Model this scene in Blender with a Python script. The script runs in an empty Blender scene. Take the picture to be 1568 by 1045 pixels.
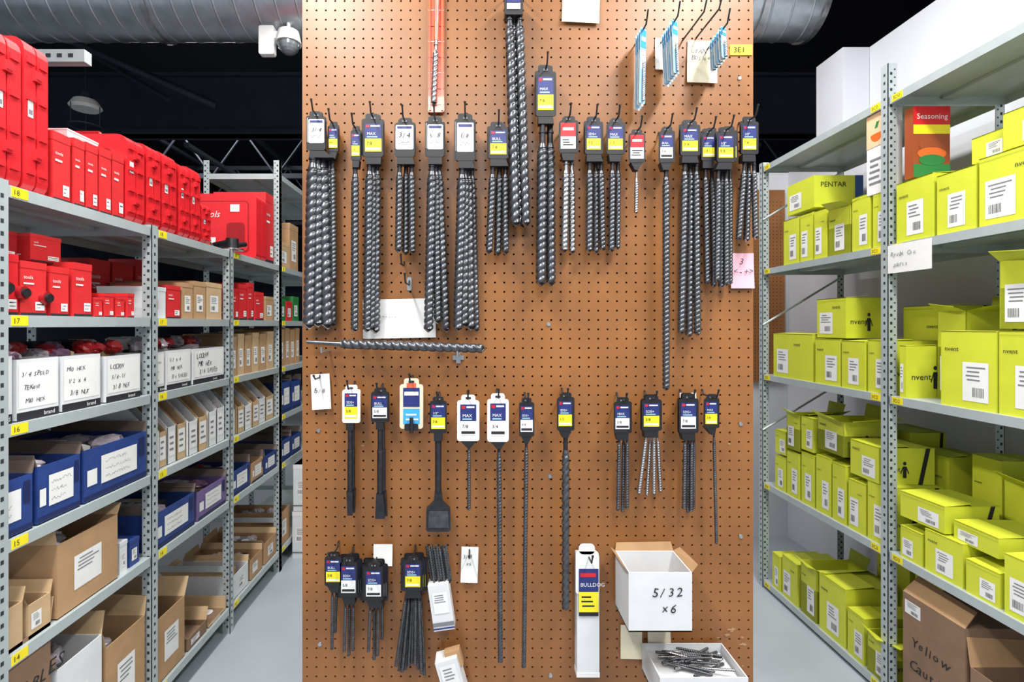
import bpy, math, random
from mathutils import Vector, Matrix
random.seed(7)
sc=bpy.context.scene
try: sc.view_settings.view_transform='Standard'
except Exception: pass

# ------------------------------------------------------------ materials
def s2l(c):
    return tuple((x/255/12.92 if x/255<=.04045 else ((x/255+.055)/1.055)**2.4) for x in c)
MC={}
def M(name,rgb,rough=.6,metal=0,noise=0,nscale=30,bump=0,alpha=1,spec=.5,stretch=None,coat=0):
    if name in MC: return MC[name]
    m=bpy.data.materials.new(name); m.use_nodes=True
    nt=m.node_tree; b=nt.nodes['Principled BSDF']
    c=s2l(rgb)
    b.inputs['Base Color'].default_value=(*c,1); b.inputs['Roughness'].default_value=rough
    b.inputs['Metallic'].default_value=metal; b.inputs['Specular IOR Level'].default_value=spec
    if coat: b.inputs['Coat Weight'].default_value=coat
    if alpha<1: b.inputs['Alpha'].default_value=alpha
    if noise or bump:
        tc=nt.nodes.new('ShaderNodeTexCoord'); mp=nt.nodes.new('ShaderNodeMapping')
        if stretch: mp.inputs['Scale'].default_value=stretch
        nz=nt.nodes.new('ShaderNodeTexNoise'); nz.inputs['Scale'].default_value=nscale; nz.inputs['Detail'].default_value=5
        nt.links.new(tc.outputs['Object'],mp.inputs[0]); nt.links.new(mp.outputs[0],nz.inputs['Vector'])
        if noise:
            rp=nt.nodes.new('ShaderNodeValToRGB')
            rp.color_ramp.elements[0].position=.3; rp.color_ramp.elements[1].position=.7
            rp.color_ramp.elements[0].color=(*[x*(1-noise) for x in c],1)
            rp.color_ramp.elements[1].color=(*[min(1,x*(1+noise)) for x in c],1)
            nt.links.new(nz.outputs['Fac'],rp.inputs[0]); nt.links.new(rp.outputs[0],b.inputs['Base Color'])
        if bump:
            bp=nt.nodes.new('ShaderNodeBump'); bp.inputs['Strength'].default_value=bump; bp.inputs['Distance'].default_value=.002
            nt.links.new(nz.outputs['Fac'],bp.inputs['Height']); nt.links.new(bp.outputs[0],b.inputs['Normal'])
    MC[name]=m; return m
PEG=M('hardboard',(142,92,48),.38,noise=.14,nscale=7,bump=.15)
HOLESHADE=M('hole_shade_backing',(60,36,20),.8,noise=.2)  # shade put into the colour: added backing sheet, dark so the holes look dark
STEEL=M('dark_steel',(92,94,98),.36,.8,noise=.3,nscale=60)
STEELD=M('black_steel',(58,58,62),.42,.7,noise=.3,nscale=60)
SHINY=M('bright_steel',(170,170,172),.27,.95,noise=.12,nscale=50)
GALV=M('galvanized',(178,184,190),.33,.85,noise=.14,nscale=14)
BLACKP=M('black_plastic',(24,24,28),.45)
NAVY=M('navy_print',(36,46,110),.4,noise=.05)
YEL=M('yellow_print',(236,218,30),.45,noise=.03)
WHITE=M('white_paper',(226,226,224),.6,noise=.03)
CREAM=M('cream_paper',(218,210,184),.7,noise=.04)
PINK=M('pink_paper',(232,176,190),.7)
CYAN=M('cyan_print',(60,160,215),.5)
LBLUE=M('pale_blue_print',(150,195,225),.35)
REDP=M('red_print',(206,28,36),.4)
INK=M('ink',(26,26,34),.7)
PEN=M('felt_pen',(40,40,62),.7)
GREYT=M('grey_text',(120,120,125),.7)
RED=M('red_plastic',(212,38,46),.34,noise=.05,nscale=40,bump=.1)
REDC=M('red_carton',(204,40,44),.5,noise=.06)
REDD=M('dark_red_plastic',(150,20,28),.4,noise=.1)
SHELF=M('shelf_paint',(180,189,190),.38,.25,noise=.05,nscale=20)
SLOT=M('slot_dark',(38,42,46),.8)
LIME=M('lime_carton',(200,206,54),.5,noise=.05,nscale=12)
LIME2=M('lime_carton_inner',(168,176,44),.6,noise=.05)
CARD=M('cardboard',(172,136,98),.8,noise=.10,nscale=14,bump=.15)
CARD2=M('cardboard_light',(190,160,122),.8,noise=.10,nscale=14)
CARDD=M('cardboard_dark',(130,102,80),.85,noise=.1,nscale=14)
BLUE=M('blue_carton',(34,60,124),.5,noise=.15,nscale=30)
BLUEI=M('blue_carton_inside',(104,90,82),.8,noise=.1)
WCART=M('white_carton',(214,216,218),.6,noise=.04,nscale=15)
BAG=M('plastic_bag',(172,162,170),.2,noise=.25,nscale=25,bump=.8)
BAGP=M('purple_bag',(110,80,104),.25,noise=.4,nscale=25,bump=.8)
ORANGE=M('orange_sleeve',(222,100,66),.25,noise=.08,nscale=20,coat=.4)
FLOORM=M('painted_concrete',(164,172,180),.38,noise=.08,nscale=3,bump=.1)
WALLW=M('white_wall',(205,207,214),.8,noise=.02,nscale=4)
WALLD=M('navy_black_wall',(34,40,58),.85,noise=.12,nscale=3)
CEILM=M('black_ceiling',(24,28,38),.85,noise=.15,nscale=3)
BEAM=M('black_beam',(40,46,62),.6,noise=.15,nscale=6)
TRUSSM=M('truss_grey',(50,56,68),.6,.1)
GREEN=M('green_print',(40,120,60),.5)
ORPR=M('orange_print',(220,100,30),.5)
BRPR=M('brown_print',(150,70,30),.5)
WOOD=M('wood_trim',(140,90,54),.6,noise=.15,nscale=10,stretch=(8,8,1))
DOME=M('smoked_dome',(120,126,132),.12,.4)

# ------------------------------------------------------------ builder
TCACHE={}
def text_mesh(s):
    if s in TCACHE: return TCACHE[s]
    cu=bpy.data.curves.new('t','FONT'); cu.body=s; cu.size=1; cu.resolution_u=2
    ob=bpy.data.objects.new('t',cu); me=ob.to_mesh()
    r=([tuple(v.co) for v in me.vertices],[tuple(p.vertices) for p in me.polygons])
    ob.to_mesh_clear(); bpy.data.objects.remove(ob); bpy.data.curves.remove(cu)
    TCACHE[s]=r; return r
class MB:
    def __init__(s): s.v=[];s.f=[];s.mi=[];s.sm=[];s.mats=[]
    def add(s,vs,fs,mat,smooth=False):
        if mat not in s.mats: s.mats.append(mat)
        k=s.mats.index(mat); n=len(s.v)
        s.v+= [tuple(v) for v in vs]
        for f in fs: s.f.append(tuple(i+n for i in f)); s.mi.append(k); s.sm.append(smooth)
    def box(s,x0,x1,y0,y1,z0,z1,mat,R=None):
        vs=[(x,y,z) for z in (z0,z1) for y in (y0,y1) for x in (x0,x1)]
        if R is not None:
            c=Vector(((x0+x1)/2,(y0+y1)/2,(z0+z1)/2)); vs=[c+R@(Vector(v)-c) for v in vs]
        s.add(vs,[(0,2,3,1),(4,5,7,6),(0,1,5,4),(1,3,7,5),(3,2,6,7),(2,0,4,6)],mat)
    def q(s,F,u0,u1,v0,v1,mat,off=.0008,skew=0):
        O,U,V,N=F
        s.add([O+U*u0+V*v0+N*off,O+U*u1+V*v0+N*off,O+U*(u1+skew)+V*v1+N*off,O+U*(u0+skew)+V*v1+N*off],[(0,1,2,3)],mat)
    def text(s,F,u,v,size,t,mat,off=.0016,ang=0,shear=0):
        O,U,V,N=F; vs,fs=text_mesh(t); c,n=math.cos(ang),math.sin(ang)
        s.add([O+U*(u+size*((a[0]+shear*a[1])*c-a[1]*n))+V*(v+size*(a[0]*n+a[1]*c))+N*off for a in vs],fs,mat)
    def hand(s,F,u,v,size,t,off=.0017,rnd=random,mat=None):
        # felt-pen handwriting: every letter wobbles
        x=u
        for ch in t:
            if ch!=' ':
                s.text(F,x,v+size*rnd.uniform(-.06,.06),size*rnd.uniform(.85,1.15),ch,mat or PEN,off,rnd.uniform(-.16,.16),rnd.uniform(.05,.3))
            x+=size*(.34 if ch in 'iIl1,.' else .58)
    def line(s,F,a,b,w,mat,off=.0016):
        O,U,V,N=F; d=Vector((b[0]-a[0],b[1]-a[1])); 
        if d.length<1e-6: return
        d=d.normalized()*w/2; p=(-d.y,d.x)
        s.add([O+U*(q[0]+k*p[0])+V*(q[1]+k*p[1])+N*off for q,k in((a,1),(a,-1),(b,-1),(b,1))],[(0,1,2,3)],mat)
    def scrawl(s,F,u0,u1,v0,v1,rnd=random,w=.0014,mat=None):
        # loops and strokes of hurried handwriting
        h=v1-v0; x=u0; p=(x,v0+h*.4)
        while x<u1:
            x+=h*rnd.uniform(.12,.4); q=(x,v0+h*rnd.uniform(0,1)); s.line(F,p,q,w,mat or PEN,.0017)
            p=q if rnd.random()<.8 else (x+h*.2,v0+h*.3)
    def cyl(s,p0,p1,r0,r1,mat,n=12,caps=True):
        p0=Vector(p0);p1=Vector(p1);d=(p1-p0).normalized()
        a=d.orthogonal().normalized();b=d.cross(a)
        vs=[p+ (a*math.cos(t)+b*math.sin(t))*r for p,r in((p0,r0),(p1,r1)) for t in [2*math.pi*i/n for i in range(n)]]
        s.add(vs,[(i,(i+1)%n,n+(i+1)%n,n+i) for i in range(n)],mat,True)
        if caps: s.add(vs,[tuple(range(n))[::-1],tuple(range(n,2*n))],mat)
    def tube(s,pts,r,mat,n=8):
        for a,b in zip(pts,pts[1:]): s.cyl(a,b,r,r,mat,n)
    def spiral(s,p0,p1,R,mat,pitch=1.9,lobes=2,n=16,depth=.24,tip=True):
        p0=Vector(p0);p1=Vector(p1);L=(p1-p0).length;d=(p1-p0)/L
        a=d.orthogonal().normalized();b=d.cross(a)
        P=pitch*2*R; k=max(6,int(L/P*16)); vs=[];fs=[]
        for j in range(k+1):
            t=j/k; ph=2*math.pi*L*t/P; sc_=1 if t>.02 else .8
            for i in range(n):
                th=2*math.pi*i/n; w=abs(math.cos(lobes*(th-ph)/2)); w=min(1,max(0,(w-.3)/.45)); w=w*w*(3-2*w); r=R*sc_*(1-depth*(1-w)) 
                vs.append(p0+d*(L*t)+(a*math.cos(th)+b*math.sin(th))*r)
        for j in range(k):
            for i in range(n):
                fs.append((j*n+i,j*n+(i+1)%n,(j+1)*n+(i+1)%n,(j+1)*n+i))
        s.add(vs,fs,mat,True)
        if tip:
            s.cyl(p1,p1+d*R*.55,R*.95,R*.3,STEELD,8)
            w=a*R*1.05; e=b*R*.25; q=p1
            s.add([q-w-e,q+w-e,q+w+e,q-w+e,q-e+d*R*.8,q+e+d*R*.8],[(0,1,4),(1,2,5,4),(2,3,5),(3,0,4,5)],SHINY)
    def rr(s,x0,x1,z0,z1,r,y0,y1,mat,R=None,piv=None,seg=4):
        pts=[]
        for cx,cz,a0 in((x1-r,z1-r,0),(x0+r,z1-r,90),(x0+r,z0+r,180),(x1-r,z0+r,270)):
            for i in range(seg+1):
                a=math.radians(a0+90*i/seg); pts.append((cx+r*math.cos(a),cz+r*math.sin(a)))
        n=len(pts); vs=[(p[0],y,p[1]) for y in(y0,y1) for p in pts]
        if R is not None: vs=[piv+R@(Vector(v)-piv) for v in vs]
        s.add(vs,[(i,(i+1)%n,n+(i+1)%n,n+i)[::-1] for i in range(n)]+[tuple(range(n)),tuple(range(n,2*n))[::-1]],mat)
    def blob(s,c,r,mat,seed=0,nu=12,nv=8):
        rnd=random.Random(seed); vs=[];fs=[]
        for j in range(nv+1):
            for i in range(nu):
                th=math.pi*j/nv; ph=2*math.pi*i/nu; k=1+rnd.uniform(-.22,.18)
                if j in(0,nv): k=1
                vs.append((c[0]+r[0]*k*math.sin(th)*math.cos(ph),c[1]+r[1]*k*math.sin(th)*math.sin(ph),c[2]+r[2]*k*math.cos(th)))
        for j in range(nv):
            for i in range(nu): fs.append((j*nu+i,(j+1)*nu+i,(j+1)*nu+(i+1)%nu,j*nu+(i+1)%nu))
        s.add(vs,fs,mat,False)
    def obj(s,name,rotz=0):
        xs=list(zip(*s.v)); c=Vector([(min(a)+max(a))/2 for a in xs]); c.z=min(xs[2])
        me=bpy.data.meshes.new(name); me.from_pydata([tuple(Vector(v)-c) for v in s.v],[],s.f)
        for m in s.mats: me.materials.append(m)
        me.polygons.foreach_set('material_index',s.mi); me.polygons.foreach_set('use_smooth',s.sm); me.update()
        ob=bpy.data.objects.new(name,me); ob.location=c; ob.rotation_euler=(0,0,rotz); sc.collection.objects.link(ob)
        return ob
X_,Y_,Z_=Vector((1,0,0)),Vector((0,1,0)),Vector((0,0,1))
def marks(mb,F,u0,u1,v0,v1,rows,mat=INK,rnd=random):
    h=(v1-v0)/rows
    for i in range(rows):
        a=u0+(u1-u0)*rnd.uniform(0,.12); b=u0+(u1-u0)*rnd.uniform(.55,1)
        mb.q(F,a,b,v0+h*i+h*.3,v0+h*i+h*.65,mat,.0014)
def sticker(mb,F,u0,u1,v0,v1,mat=WHITE,code=True):
    mb.q(F,u0,u1,v0,v1,mat,.0009)
    w=u1-u0;h=v1-v0
    marks(mb,F,u0+w*.1,u0+w*.9,v0+h*.5,v0+h*.92,4,GREYT)
    if code:
        n=11; c0=random.choice((.12,.4))
        for i in range(n):
            a=u0+w*(c0+.45*i/n); mb.q(F,a,a+w*.45/n*random.uniform(.25,.6),v0+h*.12,v0+h*.36,INK,.0014)

# ------------------------------------------------------------ board mapping (board stands 1.413 m from the camera, 1.22 m wide)
BD=1.413
def B(px,py,d=0):
    k=(BD-d)/800
    return Vector(((px-731)*k,BD-d,1.5-(py-498)*k))
# ------------------------------------------------------------ pegboard
def pegboard():
    x0=(463-731)*BD/800; pit=.0254; nx=48; z0=.18; nz=98; r=.0029
    V=[];F=[]
    oc=[(math.cos(math.radians(45*i)),math.sin(math.radians(45*i))) for i in range(8)]
    sq=[(1,0),(1,1),(0,1),(-1,1),(-1,0),(-1,-1),(0,-1),(1,-1)]
    h=pit/2
    for i in range(nx):
        for j in range(nz):
            cx=x0+pit*(i+.5); cz=z0+pit*(j+.5); n=len(V)
            V+=[(cx+a*h,BD,cz+b*h) for a,b in sq]
            V+=[(cx+a*r,BD,cz+b*r) for a,b in oc]
            V+=[(cx+a*r,BD+.006,cz+b*r) for a,b in oc]
            for k in range(8):
                k2=(k+1)%8
                F.append((n+k,n+8+k,n+8+k2,n+k2)); F.append((n+8+k,n+16+k,n+16+k2,n+8+k2))
    mb=MB(); mb.add(V,F,PEG)
    x1=x0+nx*pit; z1=z0+nz*pit
    mb.box(x0,x1,BD+.03,BD+.036,z0,z1,HOLESHADE)
    for a,b in((x0,x0+.006),(x1-.006,x1)): mb.box(a,b,BD+.0005,BD+.03,z0,z1,WOOD)
    mb.box(x0,x1,BD+.0005,BD+.03,z1,z1+.006,WOOD)
    mb.box(x0,x1,BD+.0005,BD+.03,z0-.006,z0,WOOD)
    for a in(x0+.02,x1-.06):
        mb.box(a,a+.04,BD+.04,BD+.08,0,z1,SHELF); mb.box(a,a+.04,BD+.04,BD+.5,0,.04,SHELF)
    mb.box(x0+.02,x1-.02,BD+.02,BD+.06,0,.17,SHELF)
    for px,py in((840,497),(842,730),(488,660),(1134,650),(1134,822),(490,987),(843,1035),(1132,120)):
        p=B(px,py); mb.cyl(p+Vector((0,-.003,0)),p,.005,.006,GALV,10)
    # chipped patches where the hardboard face is torn
    for px,py,r_,sd in((1120,965,.011,1),(1113,972,.008,9),(1138,987,.009,2),(1100,977,.005,3),(1136,976,.006,8),(1137,1020,.004,4),(555,683,.005,5),(1116,680,.004,6)):
        p=B(px,py); rnd=random.Random(sd); pts=[p+Vector((math.cos(a)*r_*rnd.uniform(.5,1.4),-.0008-.0001*sd,math.sin(a)*r_*rnd.uniform(.2,.8))) for a in[2*math.pi*i/14 for i in range(14)]]
        mb.add(pts,[tuple(range(14))],CARD)
    return mb.obj('pegboard')
pegboard()

# ------------------------------------------------------------ tags and packs
def frameR(p,R=None):
    if R is None: return (p,X_,Z_,-Y_)
    return (p,R@X_,R@Z_,R@(-Y_))
def tag(mb,px0,px1,py0,py1,d,style,lean=0):
    a=B(px0,py1,d); b=B(px1,py0,d); w=b.x-a.x; h=b.z-a.z
    piv=Vector(((a.x+b.x)/2,a.y,b.z)); R=Matrix.Rotation(lean,3,'Y')
    rnd=random.Random(int(px0*7+py0))
    body=WHITE if style in('card','cardy') else (CREAM if style=='cream' else BLACKP)
    top=h*.16
    mb.rr(a.x,b.x,a.z,b.z-top*.4,w*.12,a.y,a.y+.0022,body,R,piv)
    # hanging ear with a euro slot
    mb.rr(a.x+w*.18,b.x-w*.18,b.z-top,b.z+h*.06,w*.12,a.y+.0004,a.y+.0026,body,R,piv)
    F=(piv+R@(Vector((a.x,a.y,a.z))-piv),R@X_,R@Z_,R@(-Y_))
    mb.q(F,w*.38,w*.62,h*.965,h*1.01,INK if body!=BLACKP else GREYT,.0006)
    m=w*.09
    if style in('y','w','card','cardy'):
        m2=m if style in('y','w') else w*.14
        mb.q(F,m2,w-m2,h*.46,h*.84,NAVY,.0008)
        mb.q(F,m2+w*.06,m2+w*.22,h*.74,h*.81,REDP,.0014)
        mb.q(F,m2+w*.28,w-m2-w*.08,h*.76,h*.80,WHITE,.0014)
        mb.text(F,m2+w*.1,h*.55,w*.2,rnd.choice(['SDS+','BULL','1/2"','MAX']),WHITE,.0014); mb.q(F,m2+w*.1,w-m2-w*.2,h*.49,h*.52,LBLUE,.0014)
        low=YEL if style in('y','cardy') else WHITE
        mb.q(F,m2,w-m2,h*.13,h*.46,low,.0008)
        mb.text(F,m2+w*.08,h*.30,w*.22,rnd.choice(['3/8','5/8','1/2','7/8','3/4']),INK,.0014)
        mb.q(F,m2+w*.05,w-m2-w*.05,h*.17,h*.23,INK if low==WHITE else WHITE,.0014)
    elif style=='W':
        mb.rr(a.x+w*.06,b.x-w*.06,a.z+h*.2,b.z-h*.12,w*.08,a.y-.0012,a.y,WHITE,R,piv)
        mb.hand(F,w*.2,h*.52,w*.34,rnd.choice(['1/8','5/8','3/4','7/8']),.0024,rnd); mb.scrawl(F,w*.2,w*.75,h*.34,h*.44,rnd,.0011,GREYT)
        mb.q(F,w*.14,w*.86,h*.78,h*.84,NAVY,.002)
    elif style=='r':
        mb.q(F,m,w-m,h*.48,h*.88,REDP,.0008); mb.q(F,w*.2,w*.8,h*.66,h*.74,WHITE,.0014)
        mb.q(F,m,w-m,h*.12,h*.48,WHITE,.0008); marks(mb,F,w*.15,w*.85,h*.2,h*.42,3,INK,rnd)
    elif style=='cream':
        mb.q(F,w*.15,w*.85,h*.46,h*.86,NAVY,.0008); mb.q(F,w*.2,w*.8,h*.7,h*.78,WHITE,.0014); mb.q(F,w*.3,w*.7,h*.86,h*.96,ORANGE,.001)
        mb.q(F,w*.15,w*.85,h*.1,h*.42,CYAN,.0008); marks(mb,F,w*.2,w*.8,h*.15,h*.35,2,WHITE,rnd)
    return piv,w,h,a
def hook(mb,p,length=.09,rise=.02):
    w=Vector((p.x,BD-.001,p.z))
    e=Vector((p.x,BD-length,p.z)); t=e+Vector((0,-.012,rise))
    mb.tube([w+Vector((0,0,.012)),w+Vector((0,-.006,.01)),w+Vector((0,-.01,0)),e,t],.0022,STEELD)
    mb.cyl(t,t+Vector((0,-.001,.004)),.003,.003,BLACKP,8)
PT=1.28
def bit(mb,x0,y0,x1,y1,w,d,mat=STEEL,shank=26,pitch=PT,sr=.6):
    a=B(x0,y0,d); b=B(x1,y1,d); R=w*(BD-d)/1600; L=(b-a).length; dr=(b-a)/L
    sl=min(shank*(BD-d)/800,L*.4)
    q=a+dr*sl
    mb.cyl(a,q,R*sr,R*sr,STEELD if mat!=SHINY else SHINY,10)
    mb.cyl(a+dr*sl*.45,a+dr*sl*.5,R*sr*1.25,R*sr*1.25,STEELD,10)
    mb.cyl(q-dr*R*.8,q,R*sr,R*.8,mat,12)
    mb.spiral(q,b-dr*R*.6,R,mat,pitch)
def pack(name,tb,style,bits,n=1,mat=STEEL,lean=0,d=.058,col=True,shank=26,pitch=PT):
    mb=MB(); x0,x1,y0,y1=tb
    for k in range(n-1,-1,-1):
        dd=d-.007*k; piv,w,h,a=tag(mb,x0+(k*1.6 if k%2 else -k*1.1),x1+(k*1.6 if k%2 else -k*1.1),y0-k*1.2,y1,dd,style,lean)
    hook(mb,Vector((piv.x,0,piv.z+h*.0)),d+.03)
    if col:  # moulded collar gripping the shanks
        xa=min(b[0]-b[4]*.4 for b in bits); xb=max(b[0]+b[4]*.4 for b in bits)
        t=B((x0+x1)/2,y1-2,d); c0=B(xa,y1+11,d); c1=B(xb,y1+11,d)
        vs=[(a.x+w*.12,a.y+.001,t.z-.002),(a.x+w*.88,a.y+.001,t.z-.002),(c1.x,a.y+.001,c0.z),(c0.x,a.y+.001,c0.z)]
        vs+=[(v[0],v[1]+.022,v[2]) for v in vs]; 
        mb.add(vs,[(0,3,2,1),(4,5,6,7),(0,1,5,4),(1,2,6,5),(2,3,7,6),(3,0,4,7)],BLACKP)
    for i,bt in enumerate(bits):
        m=bt[5] if len(bt)>5 else mat
        bit(mb,bt[0],bt[1],bt[2],bt[3],bt[4],d-.012-(.013 if i%2 else 0)-(.004*i if i<5 else .004),m,shank,pitch)
    return mb.obj(name)
N='drill_bit_pack'
pack(N,(471,498,176,230),'W',[(480,232,473,503,19),(494,232,501,503,20),(487,234,486,500,18),(505,236,509,500,14)],3)
pack(N,(502,518,190,232),'y',[(509,236,511,430,10)],2,d=.04)
pack(N,(537,552,197,245),'y',[(544,246,543,508,12)],2)
pack(N,(556,587,180,240),'y',[(566,242,562,508,13),(577,242,575,510,14),(571,244,569,506,13)],3)
pack(N,(604,635,185,240),'W',[(612,243,610,386,11),(622,243,621,390,11),(630,243,631,388,11)],2)
pack(N,(653,680,184,240),'W',[(662,243,656,508,15),(671,243,683,508,14),(667,243,670,495,12)],3)
pack(N,(698,727,180,246),'W',[(708,248,701,507,15),(716,248,720,505,17),(712,248,710,500,16),(722,249,729,508,12)],3)
pack(N,(748,778,192,243),'y',[(755,246,749,388,11),(765,246,762,391,12),(774,246,774,389,11)],3)
pack(N,(821,850,106,178),'y',[(831,182,828,438,16),(842,182,843,438,16)],3,shank=45)
pack(N,(856,884,182,234),'r',[(867,240,864,386,11),(875,240,876,388,11)],2,SHINY)
pack(N,(896,922,184,236),'y',[(903,240,902,386,11),(912,240,912,388,11),(920,240,923,384,10)],3)
pack(N,(929,956,185,236),'y',[(938,240,936,386,10),(946,240,945,382,10)],2)
pack(N,(963,988,201,249),'r',[(975,250,974,327,6)],1,SHINY)
pack(N,(1009,1032,198,249),'w',[(1020,250,1020,598,11)],2)
pack(N,(1042,1071,189,238),'y',[(1049,242,1043,512,11),(1057,242,1055,516,12),(1066,242,1068,514,11)],3)
pack(N,(1074,1096,202,246),'y',[(1080,250,1083,436,9),(1090,250,1093,440,9)],4,d=.05)
pack(N,(1098,1125,200,248),'y',[(1100,252,1098,432,9),(1106,252,1104,441,9),(1112,252,1112,438,9),(1118,252,1118,436,8)],4,d=.068)
pack(N,(1135,1160,184,236),'y',[(1141,240,1131,368,9),(1147,240,1143,370,10),(1154,240,1157,366,9)],3)
# long auger bits hanging in the middle
mb=MB()
for x0,x1,w,d in((787,797,16,.03),(780,789,15,.05),(795,805,15,.045)):
    bit(mb,x0,22,x1,346,w,d,SHINY if d==.03 else STEEL,20,1.7)
mb.rr(*[B(773,0,.062).x,B(801,0,.062).x],B(0,22,.062).z,B(0,-14,.062).z,.006,BD-.062,BD-.02,BLACKP)
F=frameR(B(776,14,.063)); mb.q(F,0,.035,0,.016,WHITE,.001); mb.q(F,0,.035,.018,.04,NAVY,.001)
hook(mb,B(787,-12),.09)
mb.obj('auger_bit_bundle')
# sleeve with bit
mb=MB(); a=B(655,170,.02); b=B(680,-60,.02)
mb.rr(a.x,b.x,a.z,b.z,.006,BD-.012,BD-.004,ORANGE)
mb.rr(a.x+.003,a.x+.007,a.z+.004,b.z,.001,BD-.016,BD-.011,ORANGE); mb.rr(b.x-.008,b.x-.003,a.z+.004,b.z,.001,BD-.016,BD-.011,ORANGE)
bit(mb,668,60,664,160,9,.020,SHINY,20,1.7); mb.cyl(B(669,-20,.02),B(668,62,.02),.006,.006,ORANGE)
for i in range(9): 
    z=a.z+.02+i*.042; mb.box(a.x+.001,b.x-.001,BD-.0135,BD-.012,z,z+.002,REDP if i%2 else WHITE)
mb.obj('sleeved_drill_bit')
# papers
def paper(name,px0,px1,py0,py1,mat,lean=0,txt=None,tsz=10,d=.004,curl=.006,pin=False):
    mb=MB(); a=B(px0,py1,d); b=B(px1,py0,d); w=b.x-a.x;h=b.z-a.z; c=Vector(((a.x+b.x)/2,a.y,(a.z+b.z)/2)); R=Matrix.Rotation(lean,3,'Y')
    n=8; vs=[];fs=[]
    for j in range(n+1):
        for i in range(2):
            t=j/n; vs.append(c+R@(Vector(((i-.5)*w,-curl*(1-t)**2,(t-.5)*h))))
    vs+=[v+Vector((0,.0008,0)) for v in vs]
    o=2*(n+1)
    for j in range(n): fs+= [(2*j,2*j+1,2*j+3,2*j+2),(o+2*j+2,o+2*j+3,o+2*j+1,o+2*j)]
    mb.add(vs,fs,mat)
    F=(c+R@Vector((-w/2,0,-h/2)),R@X_,R@Z_,-Y_)
    if txt:
        for k,t in enumerate(txt.split('|')): mb.hand(F,w*.1,h*.68-k*tsz*1.2*BD/800,tsz*BD/800,t,curl+.001)
    if pin: hook(mb,B((px0+px1)/2,py0+5),.05,.008)
    return mb.obj(name)
paper('paper_note',861,918,-20,36,CREAM,.05)
paper('paper_note',1052,1098,62,128,CREAM,.03,'LEAN|BDS1644',9)
paper('paper_note',1003,1028,58,108,WHITE,.02)
paper('pink_note',1118,1154,388,442,PINK,0,' 3|<-+>',13)
paper('paper_note',556,667,458,518,WHITE,-.02,' |  -------',8)
paper('hanging_tag',477,506,573,627,WHITE,-.06,' |15/8',9,.01,.004,True)
paper('hanging_tag',706,732,838,892,WHITE,.03,'3/8| x6',8,.01,.004,True)
paper('paper_note',950,983,958,1008,CREAM,.02)
paper('paper_note',992,1027,963,1006,CREAM,-.02)
mb=MB(); a=B(1118,84,.003); b=B(1152,68,.003); mb.box(a.x,b.x,BD-.003,BD,a.z,b.z,YEL); mb.text((a,X_,Z_,-Y_),.008,.006,.022,'3E1',INK); mb.obj('shelf_location_label')
mb=MB(); p=B(627,435); mb.rr(p.x-.006,p.x+.006,p.z-.018,p.z+.018,.004,BD-.003,BD,GALV); hook(mb,B(627,437),.08); hook(mb,B(619,408),.05); mb.obj('pegboard_hook')
# horizontal bit on hooks
mb=MB(); a=B(470,524,.05); b=B(522,527,.05); c=B(738,534,.05)
mb.cyl(a,b,.0045,.006,STEEL); mb.spiral(b,c,.0125,STEEL,1.7)
for px in(505,702): 
    p=B(px,534+(px-505)*.03); w=Vector((p.x,BD,p.z-.006)); mb.tube([w,w+Vector((0,-.075,0)),w+Vector((0,-.08,.012))],.003,GALV)
p=B(702,548); mb.box(p.x-.015,p.x+.015,BD-.004,BD,p.z-.006,p.z+.006,GALV); mb.box(p.x-.006,p.x+.006,BD-.005,BD,p.z-.015,p.z+.015,GALV)
mb.obj('long_auger_bit')
# narrow blister packs on long hooks
def blister(px,py0,py1,n,w,dx,lean,yaw=.55):
    mb=MB(); 
    for k in range(n):
        d=.03+.014*k; a=B(px,py1,0); b=B(px,py0,0)
        z0,z1=a.z,b.z; X=a.x+dx*k; R=Matrix.Rotation(lean,3,'Y')@Matrix.Rotation(yaw,3,'Z'); piv=Vector((X,BD-d,z1))
        mb.rr(X-w,X+w,z0,z1,.003,BD-d-.0008,BD-d,LBLUE if k%2 else WHITE,R,piv)
        F=(piv+R@Vector((-w,0,z0-z1)),R@X_,R@Z_,R@(-Y_)); h=z1-z0
        mb.q(F,w*.1,w*1.9,h*.74,h*.97,CYAN,.0014); mb.q(F,w*.3,w*1.7,h*.82,h*.88,WHITE,.002); mb.q(F,w*.2,w*1.8,h*.45,h*.7,WHITE,.0014); marks(mb,F,w*.4,w*1.6,h*.5,h*.66,4,GREYT)
        q0=piv+R@Vector((0,-.005,(z0-z1)*.45)); q1=piv+R@Vector((0,-.005,(z0-z1)*.97)); mb.spiral(q0,q1,.0035,SHINY,1.6,tip=False)
    p=B(px,py0+3); mb.tube([Vector((p.x,BD,p.z)),Vector((p.x+dx*n,BD-.04-.014*n,p.z+.002)),Vector((p.x+dx*(n+1),BD-.055-.014*n,p.z+.03))],.0022,STEELD)
    mb.obj('blister_pack_stack')
blister(972,66,176,4,.011,0,.02)
blister(1011,64,140,6,.011,0,-.04)
blister(1082,74,118,6,.011,-.0005,-.04)
for px,py in((1045,62),(1066,58)):
    mb=MB(); p=B(px,py); mb.tube([p,p+Vector((.002,-.13,0)),p+Vector((.004,-.15,.035))],.0022,STEELD); mb.obj('pegboard_hook')

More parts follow.
